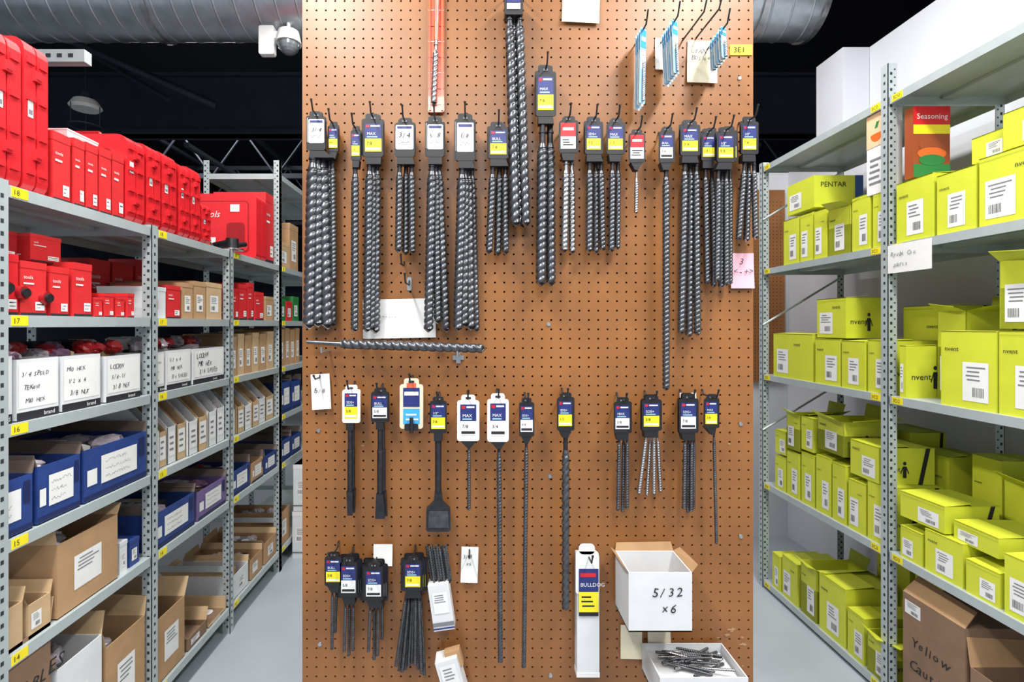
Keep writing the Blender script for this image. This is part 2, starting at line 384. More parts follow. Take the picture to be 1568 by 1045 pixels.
# ---- middle row
def chisel(mb,x,y0,y1,w,d,wide=1.0):
    a=B(x,y0,d);b=B(x,y1,d); k=(BD-d)/1600; R=w*k
    m=a.lerp(b,.25); mb.cyl(a,m,R*.75,R*.75,STEELD); mb.cyl(m,m+Vector((0,0,-.006)),R*.75,R,STEELD)
    q=a.lerp(b,.72); mb.cyl(m,q,R,R,STEELD,6)
    W=R*wide
    vs=[(q.x-R,q.y-R,q.z),(q.x+R,q.y-R,q.z),(q.x+R,q.y+R,q.z),(q.x-R,q.y+R,q.z),(b.x-W,b.y-.001,b.z),(b.x+W,b.y-.001,b.z),(b.x+W,b.y+.001,b.z),(b.x-W,b.y+.001,b.z)]
    mb.add(vs,[(0,4,5,1),(1,5,6,2),(2,6,7,3),(3,7,4,0),(4,7,6,5)],STEELD)
def chisel_pack(tb,style,x,y1,w,wide,n=1):
    mb=MB(); 
    for k in range(n-1,-1,-1): piv,ww,h,a=tag(mb,tb[0]+k,tb[1]+k,tb[2]-k,tb[3],.045-.008*k,style)
    hook(mb,piv,.075)
    c=B(x,tb[3]+4,.04); mb.box(c.x-.01,c.x+.01,BD-.044,BD-.026,c.z-.012,c.z+.012,BLACKP)
    chisel(mb,x,tb[3]+6,y1,w,.036,wide); 
    if n>1: chisel(mb,x+4,tb[3]+6,y1-4,w,.022,wide)
    mb.obj('chisel_pack')
chisel_pack((524,551,594,648),'cardy',536,790,9,.9,2)
chisel_pack((568,595,598,647),'w',582,795,10,1.5,2)
mb=MB(); piv,w,h,a=tag(mb,612,648,584,657,.03,'cream'); hook(mb,piv,.06); c=B(630,655,.03); mb.rr(c.x-.018,c.x+.018,c.z-.008,c.z+.01,.004,BD-.034,BD-.02,BLACKP); mb.cyl(B(630,640,.036),B(630,664,.036),.005,.005,STEELD); mb.obj('bit_adapter_pack')
mb=MB(); piv,w,h,a=tag(mb,658,684,611,664,.045,'y'); hook(mb,piv,.075)
c=B(671,668,.04); mb.box(c.x-.011,c.x+.011,BD-.048,BD-.026,c.z-.012,c.z+.008,BLACKP)
mb.cyl(B(671,670,.035),B(671,755,.035),.0085,.0085,STEELD,8)
pts=[(666,750),(676,750),(678,768),(689,779),(690,812),(687,815),(655,815),(652,812),(653,779),(664,768)]
v0=[B(x,y,.040) for x,y in pts]; v1=[v+Vector((0,.009,0)) for v in v0]; n=len(pts)
mb.add(v0+v1,[tuple(range(n))[::-1],tuple(range(n,2*n))]+[(i,(i+1)%n,n+(i+1)%n,n+i) for i in range(n)],STEELD)
pts2=[(657,783),(686,783),(687,809),(656,809)]; v0=[B(x,y,.0415) for x,y in pts2]; mb.add(v0,[(0,1,2,3)],STEEL)
mb.obj('spade_chisel_pack')
S=dict(shank=12)
pack(N,(700,734,609,676),'card',[(718,678,718,782,6)],1,**S)
pack(N,(746,779,607,677),'card',[(764,680,766,1016,8)],1,shank=16)
pack(N,(795,818,613,669),'w',[(806,672,802,1024,7)],1,shank=16)
pack(N,(853,878,606,660),'y',[(866,664,866,935,12)],2,shank=30,pitch=1.9)
pack(N,(940,966,613,664),'w',[(948,668,946,783,6),(955,668,953,785,6),(960,668,960,780,6)],2,**S)
pack(N,(983,1012,610,660),'y',[(990,664,978,757,6),(996,664,990,760,6),(1001,664,1001,758,6),(1006,664,1011,754,6)],3,SHINY,**S)
pack(N,(1040,1068,608,664),'w',[(1049,668,1047,780,6),(1054,668,1053,786,6),(1059,668,1058,784,6),(1063,668,1062,780,5)],3,**S)
paper('paper_note',1041,1066,602,625,WHITE,0,d=.03)
pack(N,(1078,1100,608,656),'y',[(1093,660,1097,834,5)],2,**S)
# ---- bottom row
pack(N,(497,523,850,898),'y',[(509,902,508,996,5),(515,902,513,970,5)],2,**S)
pack(N,(520,547,858,916),'w',[(529,920,527,1000,5),(535,920,534,1006,5),(541,920,540,998,5)],6,**S)
pack(N,(558,586,866,921),'w',[(567,924,564,1000,5),(573,924,573,1012,5),(579,924,578,1006,5),(585,922,585,980,5)],7,**S)
paper('paper_note',572,601,834,866,WHITE,0,d=.012)
pack(N,(618,646,856,906),'y',[(622+i*2.4,910,606+i*4.9,1022+8*math.sin(i*.9)+i*.6,5) for i in range(10)],6,**S)
# bits in a small tilted box
mb=MB(); Rb=Matrix.Rotation(-.14,3,'Y'); a=B(660,963,.04); b=B(692,893,.04); cen=Vector(((a.x+b.x)/2,BD-.03,(a.z+b.z)/2))
mb.box(a.x,b.x,BD-.05,BD-.01,a.z,b.z,WCART,Rb)
F=(cen+Rb@Vector((a.x-cen.x,-.0205,a.z-cen.z)),Rb@X_,Rb@Z_,-Y_)
sticker(mb,F,.008,.048,.045,.1,WHITE,False); mb.q(F,.0,.056,.012,.022,GREYT); mb.q(F,.0,.056,.004,.008,NAVY)
for i,x in enumerate((653,660,668,676,682)): bit(mb,x+8,890,x,834,5,.022+.006*(i%3),STEEL,4,1.5)
for i,x in enumerate((657,665,673,680)): bit(mb,x+8,893,x,840,5,.034,STEEL,4,1.5)
mb.obj('boxed_drill_bits')
# tall pack
mb=MB(); a=B(883,1036,.04); b=B(917,850,.04)
mb.rr(a.x,b.x,a.z,b.z,.004,BD-.045,BD-.012,WCART)
mb.rr(a.x-.004,b.x-.002,b.z-.10,b.z+.012,.008,BD-.048,BD-.046,WHITE)
mb.rr(a.x+.004,b.x-.012,b.z+.004,b.z+.032,.012,BD-.048,BD-.046,WHITE)
F=(Vector((a.x,BD-.0485,a.z)),X_,Z_,-Y_); w=b.x-a.x; k=BD/800
mb.q(F,.004,w-.003,98*k,162*k,NAVY); mb.q(F,.008,w-.01,150*k,156*k,REDP,.0014); mb.text(F,.008,136*k,.014,'BULLDOG',WHITE,.0014)
mb.q(F,.004,w-.003,98*k,128*k,YEL,.0012); marks(mb,F,.01,w-.01,104*k,124*k,3); mb.q(F,.004,w-.003,92*k,98*k,INK)
mb.box(a.x-.001,b.x+.001,BD-.046,BD-.012,a.z+.0,a.z+.012,WHITE); hook(mb,B(896,842),.08)
mb.obj('tall_bit_package')
def open_carton(name,x0,x1,y0,y1,z0,z1,mat,side='f',inner=None,fl=.05,fill=None,stick=True,t=.003,text=None,rz=0,flaps='xyXY',fillz=.8,seed=0):
    mb=MB(); rnd=random.Random(seed+int(abs(x0*1000)+y0*777)); inner=inner or mat
    mb.box(x0,x1,y0,y1,z0,z0+t,inner)
    mb.box(x0,x0+t,y0,y1,z0,z1,mat); mb.box(x1-t,x1,y0,y1,z0,z1,mat)
    mb.box(x0+t,x1-t,y0,y0+t,z0,z1,mat); mb.box(x0+t,x1-t,y1-t,y1,z0,z1,mat)
    def flap(p,q,dirv,ang):
        o=dirv*math.cos(ang)*fl+Z_*math.sin(ang)*fl; n=Vector((0,0,.002)); ins=(q-p).normalized()*.004
        wob=Z_*fl*rnd.uniform(-.15,.15)
        v=[p,q,q+o-ins+wob,p+o+ins-wob]; v+= [a+n+dirv*.001 for a in v]
        mb.add(v,[(0,1,2,3),(7,6,5,4),(0,4,5,1),(1,5,6,2),(2,6,7,3),(3,7,4,0)],inner)
    if fl:
        if 'x' in flaps: flap(Vector((x0,y0,z1)),Vector((x0,y1,z1)),-X_,rnd.uniform(.6,1.4))
        if 'X' in flaps: flap(Vector((x1,y0,z1)),Vector((x1,y1,z1)),X_,rnd.uniform(-.9,1.2))
        if 'y' in flaps: flap(Vector((x0,y0,z1)),Vector((x1,y0,z1)),-Y_,rnd.uniform(.9,1.5))
        if 'Y' in flaps: flap(Vector((x0,y1,z1)),Vector((x1,y1,z1)),Y_,rnd.uniform(.9,1.5))
    w,dp,h=x1-x0,y1-y0,z1-z0
    FF={'f':(Vector((x0,y0,z0)),X_,Z_,-Y_,w),'l':(Vector((x1,y0,z0)),Y_,Z_,X_,dp),'r':(Vector((x0,y1,z0)),-Y_,Z_,-X_,dp)}
    F=FF[side][:4]; W=FF[side][4]
    if stick=='big': 
        mb.q(F,W*.04,W*.96,h*.2,h*.94,WHITE); mb.q(F,W*.0,W*1,h*.0,h*.14,INK,.0010); mb.text(F,W*.62,h*.04,h*.1,'brand',WHITE,.0016)
        sz=min(h*.19,W*.12)
        for k in range(3): mb.hand(F,W*(.1+.04*k),h*(.72-.22*k),sz,rnd.choice(['1/2 x 4','5/8-11','M10 HEX','3/8 NUT','LOCKW','3/4 SPEED','TEK#10']),.0017,rnd)
    elif stick: 
        a=rnd.uniform(.1,.35); sticker(mb,F,W*a,W*(a+.45),h*.25,h*.72,WHITE,rnd.random()<.5)
    if text:
        for t_,u,v,s_ in text: mb.hand(F,W*u,h*v,s_,t_,.0017,rnd,INK)
    if fill:
        mb.box(x0+t,x1-t,y0+t,y1-t,z0+h*.3,z0+h*.55,CARDD)
        for k in range(fill[1]):
            cx=rnd.uniform(x0+w*.2,x1-w*.2); cy=rnd.uniform(y0+dp*.25,y1-dp*.25); r=min(w,dp)*.2
            if rnd.random()<.5: mb.blob((cx,cy,z0+h*fillz),(r,r,h*.13),rnd.choice([fill[0],BAG]),k+seed)
            else: mb.box(cx-r*.7,cx+r*.7,cy-r*.5,cy+r*.5,z0+h*.4,z0+h*(fillz+.08),rnd.choice([WHITE,INK,CARD2,GREYT,fill[0]]),Matrix.Rotation(rnd.uniform(-.4,.4),3,'X'))
    return mb.obj(name,rz)
a=B(960,963,.12); b=B(1056,873,.12)
open_carton('small_white_carton',a.x,b.x,BD-.135,BD-.012,a.z,b.z,WCART,'f',CARD,.02,None,False,text=[('5/32',.36,.60,.034),('x6',.52,.34,.032)],flaps='xXY')
# bottom bin with loose bits
mb=MB(); a=B(1000,1062,.1); b=B(1130,1018,.1)
x0,x1,z0,z1=a.x,b.x,a.z,b.z; y0,y1=BD-.15,BD-.012
for q in((x0,x0+.003,y0,y1),(x1-.003,x1,y0,y1),(x0+.003,x1-.003,y0,y0+.003),(x0+.003,x1-.003,y1-.003,y1)): mb.box(*q,z0,z1,WCART)
mb.box(x0,x1,y0,y1,z0,z0+.004,WCART)
mb.box(x0+.01,x1-.01,y0+.01,y1-.01,z0+.004,z1-.02,WCART)
F=(Vector((x0,y0,z0)),X_,Z_,-Y_); mb.q(F,.08,.2,.01,.05,LBLUE); mb.q(F,.02,.07,.01,.06,NAVY)
for i in range(26):
    r=random.Random(i); c=Vector((r.uniform(x0+.07,x1-.07),r.uniform(y0+.04,y1-.03),z1-.014+.012*r.random())); an=r.uniform(-.5,.5); dv=Vector((math.cos(an)*.055,math.sin(an)*.055,r.uniform(-.004,.008)))
    mb.spiral(c-dv,c+dv,.0035,STEEL if i%3 else SHINY,1.6,n=8)
mb.obj('loose_bit_bin')
mb=MB(); R=Matrix.Rotation(-.28,3,'Y'); a=B(676,1075,.05); b=B(710,1004,.05)
mb.box(a.x,b.x,BD-.07,BD-.02,a.z,b.z,WCART,R); mb.box(a.x+.012,b.x-.005,BD-.055,BD-.03,b.z-.03,b.z+.012,CARD,R)
c=Vector(((a.x+b.x)/2,BD-.045,(a.z+b.z)/2)); F=(c+R@Vector((a.x-c.x,-.0255,a.z-c.z)),R@X_,R@Z_,-Y_); sticker(mb,F,.008,.05,.03,.11,WHITE)
mb.obj('small_tag_box')

# ------------------------------------------------------------ shelving
XL=-1.2; XR=1.63
def post(mb,x,y,z0,z1,sx,sy=1):
    f=.036;t=.0025
    xa,xb=sorted((x,x+sx*f)); ya,yb=sorted((y,y+sy*f))
    mb.box(xa,xb,*sorted((y,y+sy*t)),z0,z1,SHELF); mb.box(*sorted((x,x+sx*t)),ya,yb,z0,z1,SHELF)
    z=z0+.03
    while z<z1-.02:
        yy=y-sy*.0004
        mb.box(x+sx*.013-.0045,x+sx*.013+.0045,min(yy,y),max(yy,y),z,z+.011,SLOT)
        mb.box(x+sx*.027-.003,x+sx*.027+.003,min(yy,y),max(yy,y),z+.019,z+.025,SLOT)
        xx=x-sx*.0004; mb.box(min(x,xx),max(x,xx),y+sy*.018-.0045,y+sy*.018+.0045,z,z+.011,SLOT)
        z+=.032
def shelf(mb,x0,x1,y0,y1,z):
    mb.box(x0,x1,y0,y1,z-.0015,z,SHELF); l=.032
    for q in((x0,x0+.0015,y0,y1),(x1-.0015,x1,y0,y1),(x0,x1,y0,y0+.0015),(x0,x1,y1-.0015,y1)): mb.box(*q,z-l,z-.0015,SHELF)
    mb.box((x0+x1)/2-.03,(x0+x1)/2+.03,y0+.01,y1-.01,z-.014,z-.002,SHELF)
def lip_tag(mb,x,y,z,side,txt):
    if side=='l': mb.box(x,x+.001,y,y+.05,z-.028,z-.002,YEL); mb.text((Vector((x+.001,y,z-.028)),Y_,Z_,X_),.004,.006,.02,txt,INK,.0004)
    else: mb.box(x-.001,x,y-.05,y,z-.028,z-.002,YEL); mb.text((Vector((x-.001,y,z-.028)),-Y_,Z_,-X_),.004,.006,.02,txt,INK,.0004)
LZ=[1.86,1.526,1.243,.947,.647,.13]
PY=[1.30,1.924,2.533,3.168,3.80,4.42]
for i in range(5):
    mb=MB(); ya,yb=PY[i],PY[i+1]
    tall=i>=3
    for z in LZ+([2.42] if tall else []): shelf(mb,XL-.46,XL,ya+.006,yb-.006,z)
    top=2.5 if tall else 1.87
    for y in ([ya,yb-.002] if i in(2,4) else [ya]):
        post(mb,XL+.001,y,0,2.5 if (i==2 and y>ya) or tall else top,-1,1); post(mb,XL-.462,y,0,top if y==ya else 2.5,1,1)
    mb.box(XL-.46,XL,ya+.001,ya+.003,.3,.33,SHELF)
    for k,z in enumerate(LZ): lip_tag(mb,XL,ya+.045,z,'l','%d'%(18-k))
    mb.obj('metal_shelving_unit')
RZ=[2.405,1.818,1.22,.605,.05]; RY=[1.16,2.073,2.984]
for i in range(2):
    mb=MB(); ya,yb=RY[i],RY[i+1]
    for z in RZ: shelf(mb,XR,XR+.46,ya+.006,yb-.006,z)
    post(mb,XR-.001,ya,0,2.54,1,1); post(mb,XR+.462,ya,0,2.54,-1,1)
    if i==1:
        post(mb,XR-.001,yb,0,2.43,1,1); post(mb,XR+.462,yb,0,2.43,-1,1)
        for z in(.9,1.5,2.1): mb.cyl((XR,yb,z),(XR+.46,yb,z+.28),.006,.006,SHELF)
    for k,z in enumerate(RZ):
        lip_tag(mb,XR,ya+.09,z,'r','3C%d'%k); lip_tag(mb,XR,yb-.02,z,'r','3D%d'%k)
    mb.obj('metal_shelving_unit')

# ------------------------------------------------------------ left shelf contents
def zl(px): return 960/(731-px)
def hl(px,py): return 1.5-(py-498)/800*zl(px)
def case(px0,px1,z0,pyt,depth=.36,mat=RED,name='red_tool_case',front=XL-.005,big=False):
    y0,y1=zl(px0)+.003,zl(px1)-.003; z1=hl((px0+px1)/2,pyt); mb=MB(); x1=front-.012;x0=x1-depth; t=y1-y0; h=z1-z0
    ym=(y0+y1)/2; g=.0025; r=.035
    mb.rr(x0,x1,z0,z1,r,y0,ym-g,mat); mb.rr(x0+.005,x1-.005,z0+.005,z1-.005,.03,ym-g,ym+g,REDD); mb.rr(x0,x1,z0,z1,r,ym+g,y1,mat)
    mb.rr(x0+.05,x1-.05,z0+.05,z1-.05,.02,y0-.002,y0,REDD)
    mb.rr(x0+.06,x1-.06,z0+.06,z1-.06,.018,y0-.003,y0-.002,mat)
    for k in (0,1,2,3):
        zz=z0+h*(.12+.24*k); mb.box(x1-.001,x1+.005,y0+t*.08,ym-g-t*.06,zz,zz+h*.04,mat); mb.box(x1-.001,x1+.005,ym+g+t*.06,y1-t*.08,zz,zz+h*.04,mat)
    for zz in(z0+h*.22,z0+h*.74): mb.box(x1-.001,x1+.008,ym-t*.16,ym+t*.16,zz,zz+h*.07,mat); mb.box(x1+.008,x1+.009,ym-t*.10,ym+t*.10,zz+h*.01,zz+h*.02,REDD)
    F=(Vector((x1,y0,z0)),Y_,Z_,X_); s=random.uniform(.48,.58); mb.q(F,t*.14,t*.36,h*s,h*(s+.13),WHITE,.001); mb.q(F,t*.17,t*.33,h*(s+.02),h*(s+.05),GREYT,.0015)
    xh=(x0+x1)/2; mb.tube([(xh-.06,ym,z1-.004),(xh-.05,ym,z1+.02),(xh+.05,ym,z1+.02),(xh+.06,ym,z1-.004)],.007,REDD)
    return mb.obj(name)
def lcarton(name,px0,px1,z0,pyt,mat,depth=.3,front=XL-.02,z1=None,style='sticker',jit=.012):
    y0,y1=zl(px0)+.003,zl(px1)-.003; z1=z1 or hl((px0+px1)/2,pyt); x1=front; x0=x1-depth; mb=MB(); t=y1-y0;h=z1-z0
    mb.box(x0,x1,y0,y1,z0,z1,mat); 
    mb.box(x0-.001,x1+.001,y0-.001,y1+.001,z1-h*.12,z1+.001,mat)
    F=(Vector((x1,y0,z0)),Y_,Z_,X_); N_=(Vector((x0,y0,z0)),X_,Z_,-Y_)
    if style=='red':
        mb.text(F,t*.1,h*.68,min(t*.22,h*.1),'tools',WHITE,.0016); mb.q(F,t*.1,t*.5,h*.58,h*.61,WHITE,.0014); mb.q(F,t*.55,t*.92,h*.1,h*.26,WHITE,.0014); marks(mb,F,t*.58,t*.9,h*.12,h*.24,2,INK)
        mb.text(N_,depth*.42,h*.5,min(.05,h*.25),'tools',WHITE,.0014); mb.q(F,0,t,0,h*.05,INK,.0014); mb.q(N_,depth*.5,depth*.9,h*.2,h*.25,WHITE,.0014)
    elif style=='sticker': sticker(mb,F,t*.2,t*.75,h*.2,h*.65); sticker(mb,N_,depth*.5,depth*.85,h*.2,h*.6)
    elif style=='redwhite': mb.q(F,0,t*.5,0,h,WHITE,.0012); mb.text(F,t*.1,h*.3,h*.4,'M',REDP,.002)
    return mb.obj(name,random.uniform(-jit,jit))
T=LZ[0]
case(-50,-6,T,20); case(-4,43,T,48); case(45,84,T,66)
for a,b in((122,140),(141,160),(161,180),(181,199)): lcarton('red_tool_carton',a,b,T,214+(a-120)*.36,REDC,.32,style='red',jit=.004)
lcarton('red_tool_carton',91,119,T,206,REDC,.34,style='red')
lcarton('white_carton',150,196,hl(160,222)+.01,208,WCART,.2,front=XL-.1)
case(201,229,T,212); case(232,253,T,224); case(255,277,T,236); case(281,297,T,252);case(298,313,T,258); case(315,329,T,312)
mb=MB(); x1=XL-.01;x0=x1-.36; mb.rr(x0,x1,T,2.22,.03,2.86,2.93,RED); mb.rr(x0+.006,x1-.006,T+.004,2.216,.03,2.93,2.936,REDD); mb.rr(x0,x1,T,2.22,.03,2.936,3.0,RED)
F=(Vector((x0,2.86,T)),X_,Z_,-Y_); mb.rr(x0+.04,x1-.04,T+.04,2.18,.02,2.857,2.86,REDD); mb.rr(x0+.046,x1-.046,T+.046,2.174,.02,2.855,2.857,RED)
mb.text(F,.06,.23,.05,'tools',WHITE,.007,0,.3); mb.q(F,.22,.27,.26,.3,WHITE,.006); mb.q(F,.05,.14,.07,.12,WHITE,.006); mb.rr(x0+.2,x0+.3,T+.08,T+.2,.02,2.853,2.855,REDD)
mb.obj('red_tool_case')
mb=MB(); mb.cyl((-1.33,2.66,T+.035),(-1.22,2.60,T+.04),.028,.03,BLACKP,14); mb.cyl((-1.50,2.70,T+.035),(-1.33,2.66,T+.035),.022,.026,RED,14); mb.cyl((-1.22,2.6,T+.02),(-1.22,2.6,T+.07),.03,.03,STEELD,14); mb.cyl((-1.22,2.6,T+.012),(-1.22,2.6,T+.018),.055,.055,SHINY,20)
mb.tube([(-1.23,2.63,T+.04),(-1.21,2.72,T+.06)],.014,BLACKP); mb.box(-1.56,-1.49,2.67,2.74,T,T+.07,BLACKP)
mb.tube([(-1.5,2.7,T+.06),(-1.44,2.64,T+.11),(-1.36,2.6,T+.10),(-1.3,2.58,T+.02),(-1.22,2.56,T+.006)],.004,BLACKP); mb.obj('angle_grinder')
lcarton('red_tool_carton',412,424,T,298,REDC,.3,style='red'); lcarton('cardboard_carton',433,447,T,372,CARD2); lcarton('cardboard_carton',448,461,T,345,CARD)
# shelf 2
z=LZ[1]
for a,b,y in((-45,-2,388),(0,40,388),(42,83,402),(88,117,410),(120,150,404)): lcarton('red_tool_carton',a,b,z,y,RED if a<40 else REDC,.3,style='red',jit=.03)
lcarton('red_tool_carton',-45,28,hl(-10,388)+.012,345,REDD,.26,style='red',front=XL-.08)
lcarton('red_tool_carton',30,76,hl(60,402)+.013,352,REDD,.26,style='red',front=XL-.09)
lcarton('red_tool_carton',88,134,hl(100,408)+.014,362,REDC,.26,style='red',front=XL-.08)
mb=MB(); 
for (yy,zz,xx) in((1.345,z+.07,XL-.012),(1.395,z+.06,XL-.012),(1.47,z+.05,XL-.012)):
    mb.cyl((xx-.05,yy,zz),(xx+.004,yy,zz),.022,.018,REDD,14); mb.cyl((xx+.004,yy,zz),(xx+.012,yy,zz),.012,.012,STEELD,12)
mb.obj('cordless_tool_heads')
for a,b,y in((154,167,456),(168,184,450),(186,200,455),(201,214,450)): lcarton('small_red_carton',a,b,z,y,REDC,.12,style='red',jit=.08)
lcarton('white_red_carton',238,262,z,440,WCART,.2,style='redwhite'); lcarton('red_tool_carton',263,284,z,438,REDC,.2,style='red')
lcarton('cardboard_carton',286,303,z,434,CARD); lcarton('cardboard_carton',304,322,z,432,CARD); lcarton('cardboard_carton',323,346,z,434,CARD2)
for a,b,y in((238,262,402),(264,290,398),(292,318,404),(320,345,400)): lcarton('red_tool_carton',a,b,z,y,REDC,.12,style='red',front=XL-.33)
for a,b,y,m in((361,371,442,REDC),(372,384,436,REDC),(385,394,434,REDC),(396,409,448,REDC),(411,424,455,CARD)): lcarton('red_tool_carton' if m==REDC else 'cardboard_carton',a,b,z,y,m,.25,style='red' if m==REDC else 'sticker')
for a,b,y,m in((433,442,458,GREEN),(443,452,462,REDC),(453,462,455,GREEN)): lcarton('small_carton',a,b,z,y,m,.25)
# shelf 3
z=LZ[2]
for a,b,y in((-45,29,548),(32,99,549),(101,162,544),(168,222,544)):
    y0,y1=zl(a)+.004,zl(b)-.004; open_carton('parts_bin_carton',XL-.32,XL-.015,y0,y1,z,hl((a+b)/2,y),WCART,'l',CARD2,0,(BAGP,7),'big',fillz=1.0)
for a,b,y in((238,258,540),(260,298,536),(300,348,533)):
    y0,y1=zl(a)+.004,zl(b)-.004; open_carton('parts_bin_carton',XL-.32,XL-.015,y0,y1,z,hl((a+b)/2,y),WCART,'l',CARD2,0,(BAG,5),'big',fillz=1.0)
def bags(name,px0,px1,z,n,x=-1.33,mats=(BAG,BAGP,REDD),r=.04):
    mb=MB(); rnd=random.Random(int(px0+n))
    for k in range(n):
        y=zl(px0)+(zl(px1)-zl(px0))*(k+.5)/n; mb.blob((x+rnd.uniform(-.07,.06),y,z+r*.9*rnd.uniform(.8,1.1)),(r*1.3,r*1.1,r*rnd.uniform(.7,1.1)),rnd.choice(mats),k*3+n)
        if k%2: 
            a=rnd.uniform(-.5,.5); mb.box(x-.09,x-.01,y-.012,y+.012,z+r*.2,z+r*1.9,rnd.choice([WHITE,CARD2,INK,REDD]),Matrix.Rotation(a,3,'X'))
    mb.obj(name)
for q in((0,95,hl(60,546)-.006,7),(105,220,hl(150,542)-.01,9),(240,290,hl(265,536),6),(300,345,hl(320,532),5)): bags('bagged_parts',*q,r=.026)
for i,(a,b,y) in enumerate(((360,369,516),(370,380,512),(381,391,514),(392,402,510),(403,413,512),(414,424,508))): lcarton('parts_file_carton',a,b,z,y,CARD2 if i%2 else CARD,.28)
for i,(a,b,y) in enumerate(((433,440,505),(441,448,503),(449,456,505),(457,463,503))): lcarton('parts_file_carton',a,b,z,y,CARD,.28)
# shelf 4
z=LZ[3]
def blue(px0,px1,z0,pyt,seed=0,mat=BLUE):
    y0,y1=zl(px0)+.004,zl(px1)-.004; z1=hl((px0+px1)/2,pyt)
    ob=open_carton('blue_parts_carton',XL-.36,XL-.01,y0,y1,z0,z1,mat,'l',BLUEI,.035,(random.choice([BAG,REDD,BAGP]),9),False,flaps='xyY',fillz=.88,seed=seed)
    mb=MB(); F=(Vector((XL-.01,y0,z0)),Y_,Z_,X_); t=y1-y0;h=z1-z0; rnd=random.Random(seed)
    mb.q(F,t*.24,t*.82,h*.26,h*.8,WHITE,.0016)
    for k in range(3): mb.scrawl(F,t*.3,t*rnd.uniform(.6,.76),h*(.64-.15*k),h*(.71-.15*k),rnd,.0013,GREYT)
    mb.q(F,0,t,h*.04,h*.12,M('blue_dark',(22,34,80),.5),.0016); mb.q(F,t*.04,t*.18,h*.3,h*.6,WHITE,.0014); mb.q(F,t*.86,t*.96,h*.5,h*.9,M('blue_dark',(22,34,80),.5),.0016)
    l=mb.obj('label'); l.location=l.location-ob.location; l.parent=ob; return ob
blue(-60,57,z,744,1); blue(61,129,z,706,2); blue(132,229,z,676,3)
def filebin(px0,px1,z0,pyt,mat,lab=True):
    y0,y1=zl(px0)+.002,zl(px1)-.002; z1=hl((px0+px1)/2,pyt+random.uniform(-4,5)); h=z1-z0; x1=XL-.012-random.uniform(0,.012); D=.3; t=.002
    mb=MB(); prof=[(x1,z0),(x1,z0+h*.58),(x1-.10,z1),(x1-D,z1),(x1-D,z0)]
    for ya,yb in((y0,y0+t),(y1-t,y1)):
        vs=[(p[0],yy,p[1]) for yy in(ya,yb) for p in prof]; n=5
        mb.add(vs,[(0,1,2,3,4),(9,8,7,6,5)]+[(i,5+i,5+(i+1)%n,(i+1)%n) for i in range(n)],mat)
    mb.box(x1-t,x1,y0,y1,z0,z0+h*.58,mat); mb.box(x1-D,x1-D+t,y0,y1,z0,z1,mat); mb.box(x1-D,x1,y0,y1,z0,z0+t,mat)
    mb.box(x1-D+.01,x1-.03,y0+t,y1-t,z0+.01,z0+h*random.uniform(.45,.7),random.choice([CARDD,BAG,REDD,INK]))
    F=(Vector((x1,y0,z0)),Y_,Z_,X_); w=y1-y0
    if lab: mb.q(F,w*.12,w*.88,h*.12,h*.5,WHITE); marks(mb,F,w*.2,w*.8,h*.18,h*.46,3,GREYT)
    mb.obj('parts_file_carton')
e=[237,251,265,279,294,309,324,337,350]
for i in range(8): filebin(e[i],e[i+1]-1,z,622-i*4.5,[WCART,CARD2,WCART,CARD2,WCART,CARD2,WCART,WCART][i])
e=[358,368,379,390,401,412,425]
for i in range(6): filebin(e[i],e[i+1]-1,z,598-i*3,[WCART,CARD2][i%2])
blue(433,448,z,585,8); blue(449,463,z,583,9)
for a,b in((10,80),(90,150),(160,225)): lcarton('cardboard_carton',a,b,z,640,CARDD,.08,front=XL-.375,z1=z+.22)
# shelf 5
z=LZ[4]
def brown(px0,px1,z0,pyt,mat=CARD,name='cardboard_carton',fl=.07,seed=0,txt=None,inner=None,st=True,dep=.36):
    y0,y1=zl(px0)+.005,zl(px1)-.005; z1=hl((px0+px1)/2,pyt)
    return open_carton(name,XL-dep,XL-.012,y0,y1,z0,z1,mat,'l',inner or CARD2,fl,(random.choice([BAG,CARD2,WHITE]),7),st,text=txt,seed=seed,fillz=.85,flaps='xyY')
brown(92,187,z,812,seed=4,fl=.04); brown(-50,44,z,948,seed=5,mat=CARD2,fl=.03); brown(48,86,z,918,CARD2,seed=6,fl=.03)
lcarton('white_carton',191,204,z,830,WCART,.2); lcarton('blue_parts_carton',206,222,z,826,BLUE,.2)
blue(238,302,z,772,4); blue(306,349,z,742,5,M('lilac_carton',(110,92,140),.6,noise=.1))
blue(358,386,z,716,6); blue(388,406,z,705,7,CARD); blue(408,426,z,694,10)
blue(433,448,z,672,11); blue(449,463,z,665,12)
bags('bagged_parts',-20,60,hl(20,948)-.03,6,x=-1.3,mats=(BAG,WHITE),r=.05)
# bottom shelf
z=LZ[5]
brown(-40,86,z,995,seed=7,txt=[('CABLES',.45,.72,.05)],st=False,mat=CARDD); brown(92,163,z,1000,WCART,seed=8,fl=.06); brown(167,228,z,968,CARD,seed=9)
brown(238,288,z,935,CARD,seed=10); brown(291,321,z,965,CARDD,seed=11,fl=.05); brown(323,350,z,945,CARD2,seed=12,fl=.05)
brown(360,384,z,872,WCART,seed=13,fl=.03); brown(387,405,z,850,CARD,seed=14,fl=.03); brown(408,426,z,825,CARD,seed=15,fl=.03)
brown(433,447,z,780,CARD,fl=0,seed=3)
for zz,h,dx in((0,.30,0),(.302,.30,.006)):
    mb=MB(); x0=-1.19+dx;x1=-1.02+dx; y0,y1=3.36,3.66; mb.box(x0,x1,y0,y1,zz,zz+h,WCART); mb.box(x0-.001,x1+.001,y0-.001,y1+.001,zz+h*.9,zz+h,WHITE); F=(Vector((x0,y0,zz)),X_,Z_,-Y_); sticker(mb,F,.02,.09,.1,.2); mb.q(F,.0,.17,.03,.04,GREYT); mb.obj('white_carton')

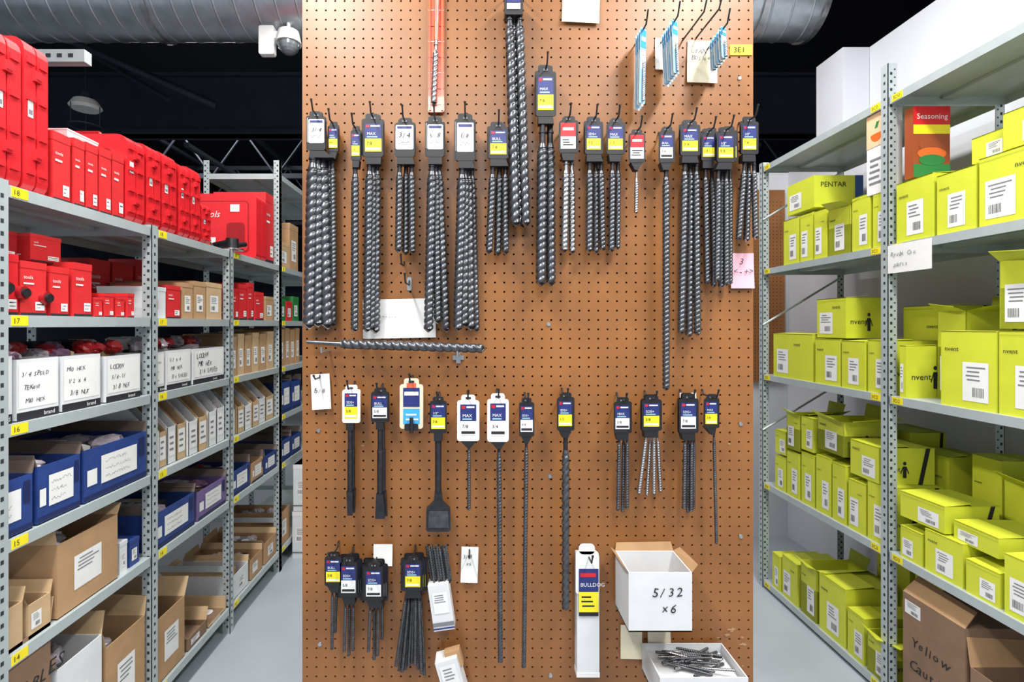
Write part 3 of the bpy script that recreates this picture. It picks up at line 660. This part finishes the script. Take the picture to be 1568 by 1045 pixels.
# ------------------------------------------------------------ right shelf contents
def zr(px): return 1304/(px-731)
def hr(px,py): return 1.5-(py-498)/800*zr(px)
CNT=[0]
def lime(px0,px1,z0,pyt,depth=.30,front=XR+.012,z1=None,openf=False,jit=.03):
    y1,y0=zr(px0)-.004,zr(px1)+.004; z1=z1 or hr((px0+px1)/2,pyt); mb=MB(); x0=front;x1=x0+depth;t=y1-y0;h=z1-z0
    rnd=random.Random(px0*3+int(pyt)); CNT[0]+=1
    if openf:
        w_=.003
        for q in((x0,x0+w_,y0,y1),(x1-w_,x1,y0,y1),(x0,x1,y0,y0+w_),(x0,x1,y1-w_,y1)): mb.box(*q,z0,z1,LIME)
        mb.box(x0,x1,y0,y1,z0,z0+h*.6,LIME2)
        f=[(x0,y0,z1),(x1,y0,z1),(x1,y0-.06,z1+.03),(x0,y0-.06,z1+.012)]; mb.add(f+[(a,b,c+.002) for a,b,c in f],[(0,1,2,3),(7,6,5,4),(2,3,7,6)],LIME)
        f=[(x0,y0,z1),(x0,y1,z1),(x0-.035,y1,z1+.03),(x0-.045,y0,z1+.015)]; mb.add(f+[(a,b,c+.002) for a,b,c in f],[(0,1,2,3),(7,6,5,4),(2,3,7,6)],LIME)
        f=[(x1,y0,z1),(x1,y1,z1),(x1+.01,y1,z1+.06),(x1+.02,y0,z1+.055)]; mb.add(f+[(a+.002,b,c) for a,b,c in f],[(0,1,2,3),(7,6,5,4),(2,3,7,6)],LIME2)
    else:
        mb.box(x0,x1,y0,y1,z0,z1,LIME)
        # closed top: two flaps meeting, one slightly sprung, and tuck edge on the front
        e=rnd.uniform(0,.012); xm=x0+depth*rnd.uniform(.4,.55)
        vs=[(x0-.001,y0-.001,z1),(xm,y0-.001,z1+e),(xm,y1+.001,z1+e*.6),(x0-.001,y1+.001,z1)]; mb.add(vs+[(a,b,c+.0016) for a,b,c in vs],[(3,2,1,0),(4,5,6,7),(0,1,5,4),(1,2,6,5),(2,3,7,6)],LIME)
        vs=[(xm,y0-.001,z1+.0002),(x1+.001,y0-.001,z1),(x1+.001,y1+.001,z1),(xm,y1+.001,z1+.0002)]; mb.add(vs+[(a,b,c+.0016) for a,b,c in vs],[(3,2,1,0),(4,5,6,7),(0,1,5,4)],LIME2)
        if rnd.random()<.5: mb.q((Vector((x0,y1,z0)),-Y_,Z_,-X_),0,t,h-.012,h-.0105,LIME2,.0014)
    F=(Vector((x0,y1,z0)),-Y_,Z_,-X_); N_=(Vector((x0,y0,z0)),X_,Z_,-Y_)
    s0=rnd.choice([.1,.3,.42]); sw=min(.46,.1/t) if t>.1 else .5; sh=min(.55,.13/h)
    sticker(mb,F,t*s0,t*(s0+sw),h*.1,h*(.1+sh))
    if t>.085 and h>.12:
        mb.text(F,t*.08 if s0>.2 else t*.55,h*.74,min(.024,t*.12),'nvent',INK,.0016)
    # person icon and slanted black band on the end
    if h>.1:
        u=depth*.46; hh=min(h,.22); v=h*.18; mb.q(N_,u-.007,u+.007,v,v+hh*.32,INK,.0016); O,U,V,Nn=N_
        mb.add([O+U*(u+.007*math.cos(a))+V*(v+hh*.40+.008*math.sin(a))+Nn*.0016 for a in[i*math.pi/4 for i in range(8)]],[tuple(range(8))],INK)
        mb.line(N_,(u-.016,v+hh*.12),(u-.006,v+hh*.3),.004,INK); mb.line(N_,(u+.016,v+hh*.12),(u+.006,v+hh*.3),.004,INK)
        mb.text(N_,depth*.08,h*.35,min(.034,h*.2),'nvent',INK,.0016)
    mb.q(N_,depth*.70,depth*.78,0,h,INK,.0016,skew=depth*.14)
    return mb.obj('lime_carton',rnd.uniform(-jit,jit))
z=RZ[1]
for a,b,y in((1196,1219,336),(1221,1240,328),(1242,1262,322),(1264,1298,318),(1300,1329,300),(1331,1359,294),(1367,1425,274),(1428,1489,262),(1492,1600,228)): lime(a,b,z,y,.26,openf=(a==1264))
mb=MB(); y0,y1=2.56,2.78;x0,x1=XR+.02,XR+.26; z0,z1=hr(1230,330)+.03,2.235
mb.box(x0,x1,y0,y1,z0,z1,LIME); N_=(Vector((x0,y0,z0)),X_,Z_,-Y_); mb.text(N_,.03,.10,.035,'PENTAR',INK); mb.q(N_,.2,.24,.0,z1-z0,M('blue_print',(30,70,140)),.0012); F=(Vector((x0,y1,z0)),-Y_,Z_,-X_); sticker(mb,F,.02,.12,.02,.1); mb.obj('lime_carton')
lime(1464,1520,hr(1546,228)+.006,205,.22,front=XR+.05,z1=hr(1546,228)+.09); lime(1524,1600,hr(1546,228)+.006,172,.22,front=XR+.02,z1=hr(1546,228)+.12)
mb=MB(); zb=hr(1345,300)+.01; y0,y1=2.09,2.2; mb.box(XR+.01,XR+.07,y0,y1,zb+.005,zb+.34,WHITE); F=(Vector((XR+.01,y1,zb)),-Y_,Z_,-X_)
mb.q(F,.0,.11,.2,.34,M('peach_print',(236,190,150)),.0012)
O=F[0]+Vector((-.0018,-.055,.25))
mb.add([O+Vector((0,.032*math.cos(a),.03*math.sin(a)*(1 if math.sin(a)<0 else .12))) for a in[i*math.pi/12 for i in range(24)]],[tuple(range(24))[::-1]],ORPR)
mb.q(F,.045,.06,.275,.3,GREEN,.0018,skew=.01); marks(mb,F,.01,.1,.04,.16,5,GREYT); mb.obj('upright_product_box')
mb=MB(); zb=hr(1396,272)+.01; mb.box(XR+.03,XR+.17,1.99,2.03,zb,zb+.27,BRPR); N_=(Vector((XR+.03,1.99,zb)),X_,Z_,-Y_)
mb.q(N_,0,.14,.2,.27,REDP,.0012); mb.q(N_,0,.14,.0,.05,GREEN,.0012); O=N_[0]
for k,(cc,rad) in enumerate(((.12,.05),(.09,.055),(.065,.05))):
    mb.add([O+Vector((.07+rad*math.cos(a),-.0014-.0003*k,cc+rad*.42*math.sin(a))) for a in[i*math.pi/12 for i in range(24)]],[tuple(range(24))],[BRPR,ORPR,GREEN][k])
mb.q(N_,.0,.14,.165,.2,YEL,.0012); mb.text(N_,.012,.222,.03,'Seasoning',WHITE,.002); mb.obj('illustrated_product_box')
mb=MB(); mb.box(XR-.004,XR-.003,1.87,2.07,z-.115,z-.005,WHITE); F=(Vector((XR-.004,2.07,z-.115)),-Y_,Z_,-X_); mb.hand(F,.015,.065,.024,'Ryobi Cau',mat=GREYT); mb.hand(F,.03,.025,.024,'parts',mat=GREYT); mb.obj('paper_note')
z=RZ[2]
for a,b,y in((1181,1240,512),(1244,1282,520),(1284,1321,523),(1324,1357,522),(1372,1384,530)): lime(a,b,z,y,.24)
lime(1244,1290,hr(1263,520)+.008,458,.22,z1=hr(1263,520)+.19,front=XR+.02)
lime(1434,1519,z,508,.3); lime(1523,1620,z,508,.3); lime(1523,1620,hr(1570,508)+.008,395,.26,openf=True)
lime(1290,1350,z,500,.17,front=XR+.27,z1=z+.36)
lime(1386,1430,z,470,.2,front=XR+.12,z1=z+.33,openf=True)
lime(1440,1515,z,470,.12,front=XR+.335,z1=z+.42)
z=RZ[3]
for a,b,y in((1183,1199,700),(1201,1221,694),(1223,1243,696),(1245,1268,700),(1270,1292,712),(1294,1321,738),(1323,1357,742)): lime(a,b,z,y,.22)
for a,b,y,zz in((1183,1199,660,698),(1201,1221,634,692),(1223,1243,640,694),(1247,1290,642,697),(1297,1345,680,737)): lime(a,b,hr((a+b)/2,zz)+.01,y,.22,openf=(a in(1247,1201)),jit=.06)
for a,b,hh in((1250,1300,.42),(1305,1352,.36)): lime(a,b,z,700,.16,front=XR+.27,z1=z+hh)
for a,b,y in((1373,1408,812),(1410,1468,822),(1472,1526,868),(1530,1620,866)): lime(a,b,z,y,.2,jit=.05)
lime(1373,1440,hr(1420,818)+.02,764,.2,jit=.08); lime(1446,1520,hr(1499,868)+.04,812,.2,front=XR+.03,openf=False,jit=.08)
lime(1425,1500,z,730,.16,front=XR+.26,z1=z+.34,openf=True); lime(1380,1422,z,730,.16,front=XR+.27,z1=z+.4); lime(1510,1600,z,730,.16,front=XR+.26,z1=z+.3,openf=True)
z=RZ[4]
for a,b,y in((1179,1192,850),(1194,1219,858),(1222,1247,866),(1250,1290,890),(1293,1320,940),(1323,1356,975)): lime(a,b,z,y,.24,openf=(a in(1222,1323)))
for a,b,hh in((1255,1300,.42),(1305,1350,.5)): lime(a,b,z,860,.18,front=XR+.27,z1=z+hh)
mb=MB(); x0,x1=XR+.012,XR+.36; y0,y1=zr(1472),zr(1378); z1=.475; mb.box(x0,x1,y0,y1,z,z1,CARDD); F=(Vector((x0,y1,z)),-Y_,Z_,-X_); mb.hand(F,.04,.24,.05,'Yellow',mat=INK); mb.hand(F,.03,.15,.05,'Caution',mat=INK); sticker(mb,F,.01,.08,.35,.4)
mb.box(x0-.001,x1+.001,y0+.115,y0+.119,z1,z1+.001,CARD)
vs=[Vector((x0,y0,z1)),Vector((x0,y1,z1)),Vector((x0+.05,y1-.01,z1+.06)),Vector((x0+.05,y0+.01,z1+.05))]; mb.add(vs+[v+Vector((.003,0,0)) for v in vs],[(0,1,2,3),(7,6,5,4)],CARD); mb.obj('cardboard_carton')
open_carton('cardboard_carton',XR+.012,XR+.36,1.22,1.74,z,.36,CARDD,'r',CARD,.08,(CARD2,4),False,flaps='XyY')

# ------------------------------------------------------------ room
def slab(name,*a):
    mb=MB(); mb.box(*a); return mb.obj(name)
slab('floor',-7,5,-2,13,-.05,0,FLOORM)
slab('ceiling',-7,5,-2,13,4.6,4.65,CEILM)
slab('wall_back',-7,5,12.9,13,0,4.6,WALLD)
slab('wall_left',-7.1,-7,-2,13,0,4.6,WALLD)
slab('wall_right',2.2,2.3,-2,3.16,0,3.06,WALLW)
slab('wall_partition',1.2,2.3,3.7,3.78,0,2.58,WALLW)
slab('wall_partition_return',2.2,2.3,3.16,3.7,0,2.58,WALLW)
slab('wall_bulkhead',2.05,2.198,2.93,3.16,2.63,3.06,WALLW)
slab('wall_far_right',4.9,5,-2,12.9,0,4.6,WALLD)
mb=MB(); mb.box(1.5,2.16,3.67,3.69,1.1,2.45,PEG)
for i in range(25):
    for j in range(50): 
        x=1.52+.0254*i; zz=1.12+.0254*j
        if zz<2.44: mb.add([(x-.003,3.6695,zz-.003),(x+.003,3.6695,zz-.003),(x+.003,3.6695,zz+.003),(x-.003,3.6695,zz+.003)],[(0,1,2,3)],SLOT)
mb.obj('wall_pegboard')
mb=MB(); mb.box(-7,4.9,5.0,5.12,3.33,3.9,BEAM); mb.box(-7,4.9,4.95,5.17,3.33,3.36,BEAM); mb.box(-7,4.9,4.95,5.17,3.87,3.9,BEAM); mb.obj('steel_beam')
def truss(y,z0,z1,x0=-6.9,x1=4.8):
    mb=MB(); m=TRUSSM
    for zz in(z0,z1): mb.box(x0,x1,y-.03,y+.03,zz-.03,zz+.03,m)
    k=0; x=x0
    while x<x1-.4: mb.cyl((x,y,z0 if k%2 else z1),(x+.4,y,z1 if k%2 else z0),.014,.014,m,6); x+=.4;k+=1
    mb.obj('ceiling_truss')
for y in(6.5,8,9.5,11): truss(y,3.35,3.9)
mb=MB()
for x in(-5.5,-4.2,-2.9,-1.6,1.4,2.8): 
    for zz in(3.3,3.95): mb.box(x-.025,x+.025,5.2,12.8,zz-.02,zz+.02,TRUSSM)
mb.obj('ceiling_purlins')
mb=MB()
for y in(1.5,2.2,4.3): mb.box(-7,4.9,y,y+.1,4.3,4.6,BEAM)
mb.obj('ceiling_joists')
mb=MB(); mb.tube([(-4.5,3.5,4.2),(-2.2,4.4,3.35)],.03,BEAM); mb.tube([(-3.6,4.5,4.0),(-2.6,4.4,3.4)],.02,TRUSSM); mb.obj('conduit_pipe')
mb=MB(); mb.box(-2.25,-1.58,2.1,2.14,2.56,2.61,SHELF)
for i in range(14): mb.box(-2.23+.045*i,-2.21+.045*i,2.099,2.1,2.577,2.593,SLOT)
mb.box(-2.25,-2.21,2.1,2.14,2.61,4.6,SHELF); mb.obj('strut_channel')
# spiral duct
mb=MB(); cy,cz,r=3.2,3.47,.21; x0,x1=-4.6,2.02
mb.cyl((x0,cy,cz),(x1,cy,cz),r,r,GALV,48,False); mb.cyl((x0,cy,cz),(x1,cy,cz),r-.004,r-.004,GALV,48,False)
vs=[];fs=[];n=36;tot=int((x1-x0)/.12)*n
for i in range(tot+1):
    a=2*math.pi*i/n; x=x0+.12*i/n
    for dx,rr in((-.006,r),(0,r+.006),(.006,r)): vs.append((x+dx,cy+rr*math.cos(a),cz+rr*math.sin(a)))
for i in range(tot): 
    for k in(0,1): fs.append((3*i+k,3*i+3+k,3*i+4+k,3*i+1+k))
mb.add(vs,fs,GALV,True)
for x in(x1-.01,x1-.36,-1.95): mb.cyl((x,cy,cz),(x+.03,cy,cz),r+.014,r+.014,SHINY,48)
mb.cyl((x1+.02,cy,cz),(x1+.025,cy,cz),r*.8,r*.8,INK,36)
for x in(-3,-1,.8): mb.tube([(x,cy,cz+r),(x,cy,4.6)],.006,STEELD)
mb.obj('ventilation_duct')
# dome camera with its white bracket hanging under the duct
mb=MB(); c=Vector((-1.12,3.1,3.17)); mb.cyl(c+Vector((0,0,.0)),c+Vector((0,0,.07)),.075,.06,WHITE,24)
for k in range(5):
    a0,a1=math.radians(18*k),math.radians(18*(k+1)); mb.cyl(c-Vector((0,0,.065*math.sin(a0))),c-Vector((0,0,.065*math.sin(a1))),.065*math.cos(a0),max(.001,.065*math.cos(a1)),DOME,24,False)
mb.rr(-1.29,-1.20,3.10,3.27,.012,3.08,3.12,WHITE); mb.box(-1.21,-1.12,3.09,3.11,3.2,3.24,WHITE); mb.tube([c+Vector((0,0,.07)),Vector((-1.12,3.1,3.3))],.012,WHITE); mb.obj('dome_security_camera')
mb=MB(); c=Vector((-3.0,4.0,3.17)); mb.cyl(c,c+Vector((0,0,.05)),.11,.08,WHITE,28); mb.cyl(c-Vector((0,0,.02)),c,.09,.11,WHITE,28); mb.cyl(c+Vector((0,0,.05)),c+Vector((0,0,.11)),.05,.04,BEAM,16); mb.tube([c+Vector((0,0,.11)),Vector((-3,4,4.6))],.006,BEAM)
pts=[c+Vector((.11*math.cos(a),.11*math.sin(a),-.15)) for a in[i*math.pi/10 for i in range(21)]]; mb.tube(pts,.006,BEAM,6)
for i in(0,7,14): mb.tube([pts[i],Vector((pts[i].x,pts[i].y,c.z))],.003,BEAM,6)
mb.obj('pendant_lamp')

# ------------------------------------------------------------ lights
def area(name,loc,sx,sy,e,rot=(0,0,0),col=(1,.985,.96)):
    l=bpy.data.lights.new(name,'AREA'); l.shape='RECTANGLE'; l.size=sx; l.size_y=sy; l.energy=e; l.color=col
    o=bpy.data.objects.new(name,l); o.location=loc; o.rotation_euler=rot; sc.collection.objects.link(o)
area('fluorescent_lamp',(-.75,.35,3.2),.2,1.2,70)
area('fluorescent_lamp',(1.05,.35,3.2),.2,1.2,72)
area('fluorescent_lamp',(-.85,2.2,3.35),.2,1.2,44)
area('fluorescent_lamp',(1.15,2.2,3.5),.2,1.2,46)
area('fluorescent_lamp',(0,-1.4,3.2),1.6,.3,40,(math.radians(35),0,0))
area('fluorescent_lamp',(-3.2,6,4.3),1.2,.3,70); area('fluorescent_lamp',(1.6,6,4.3),1.2,.3,50)
w=bpy.data.worlds.new('world'); sc.world=w; w.use_nodes=True; bg=w.node_tree.nodes['Background']; bg.inputs[0].default_value=(.86,.92,1,1); bg.inputs[1].default_value=.6

cam=bpy.data.cameras.new('camera'); cam.lens=800/1568*36; cam.sensor_width=36; cam.shift_x=(784-731)/1568; cam.shift_y=-(522.5-498)/1568
co=bpy.data.objects.new('camera',cam); co.location=(0,0,1.5); co.rotation_euler=(math.pi/2,0,0); sc.collection.objects.link(co); sc.camera=co
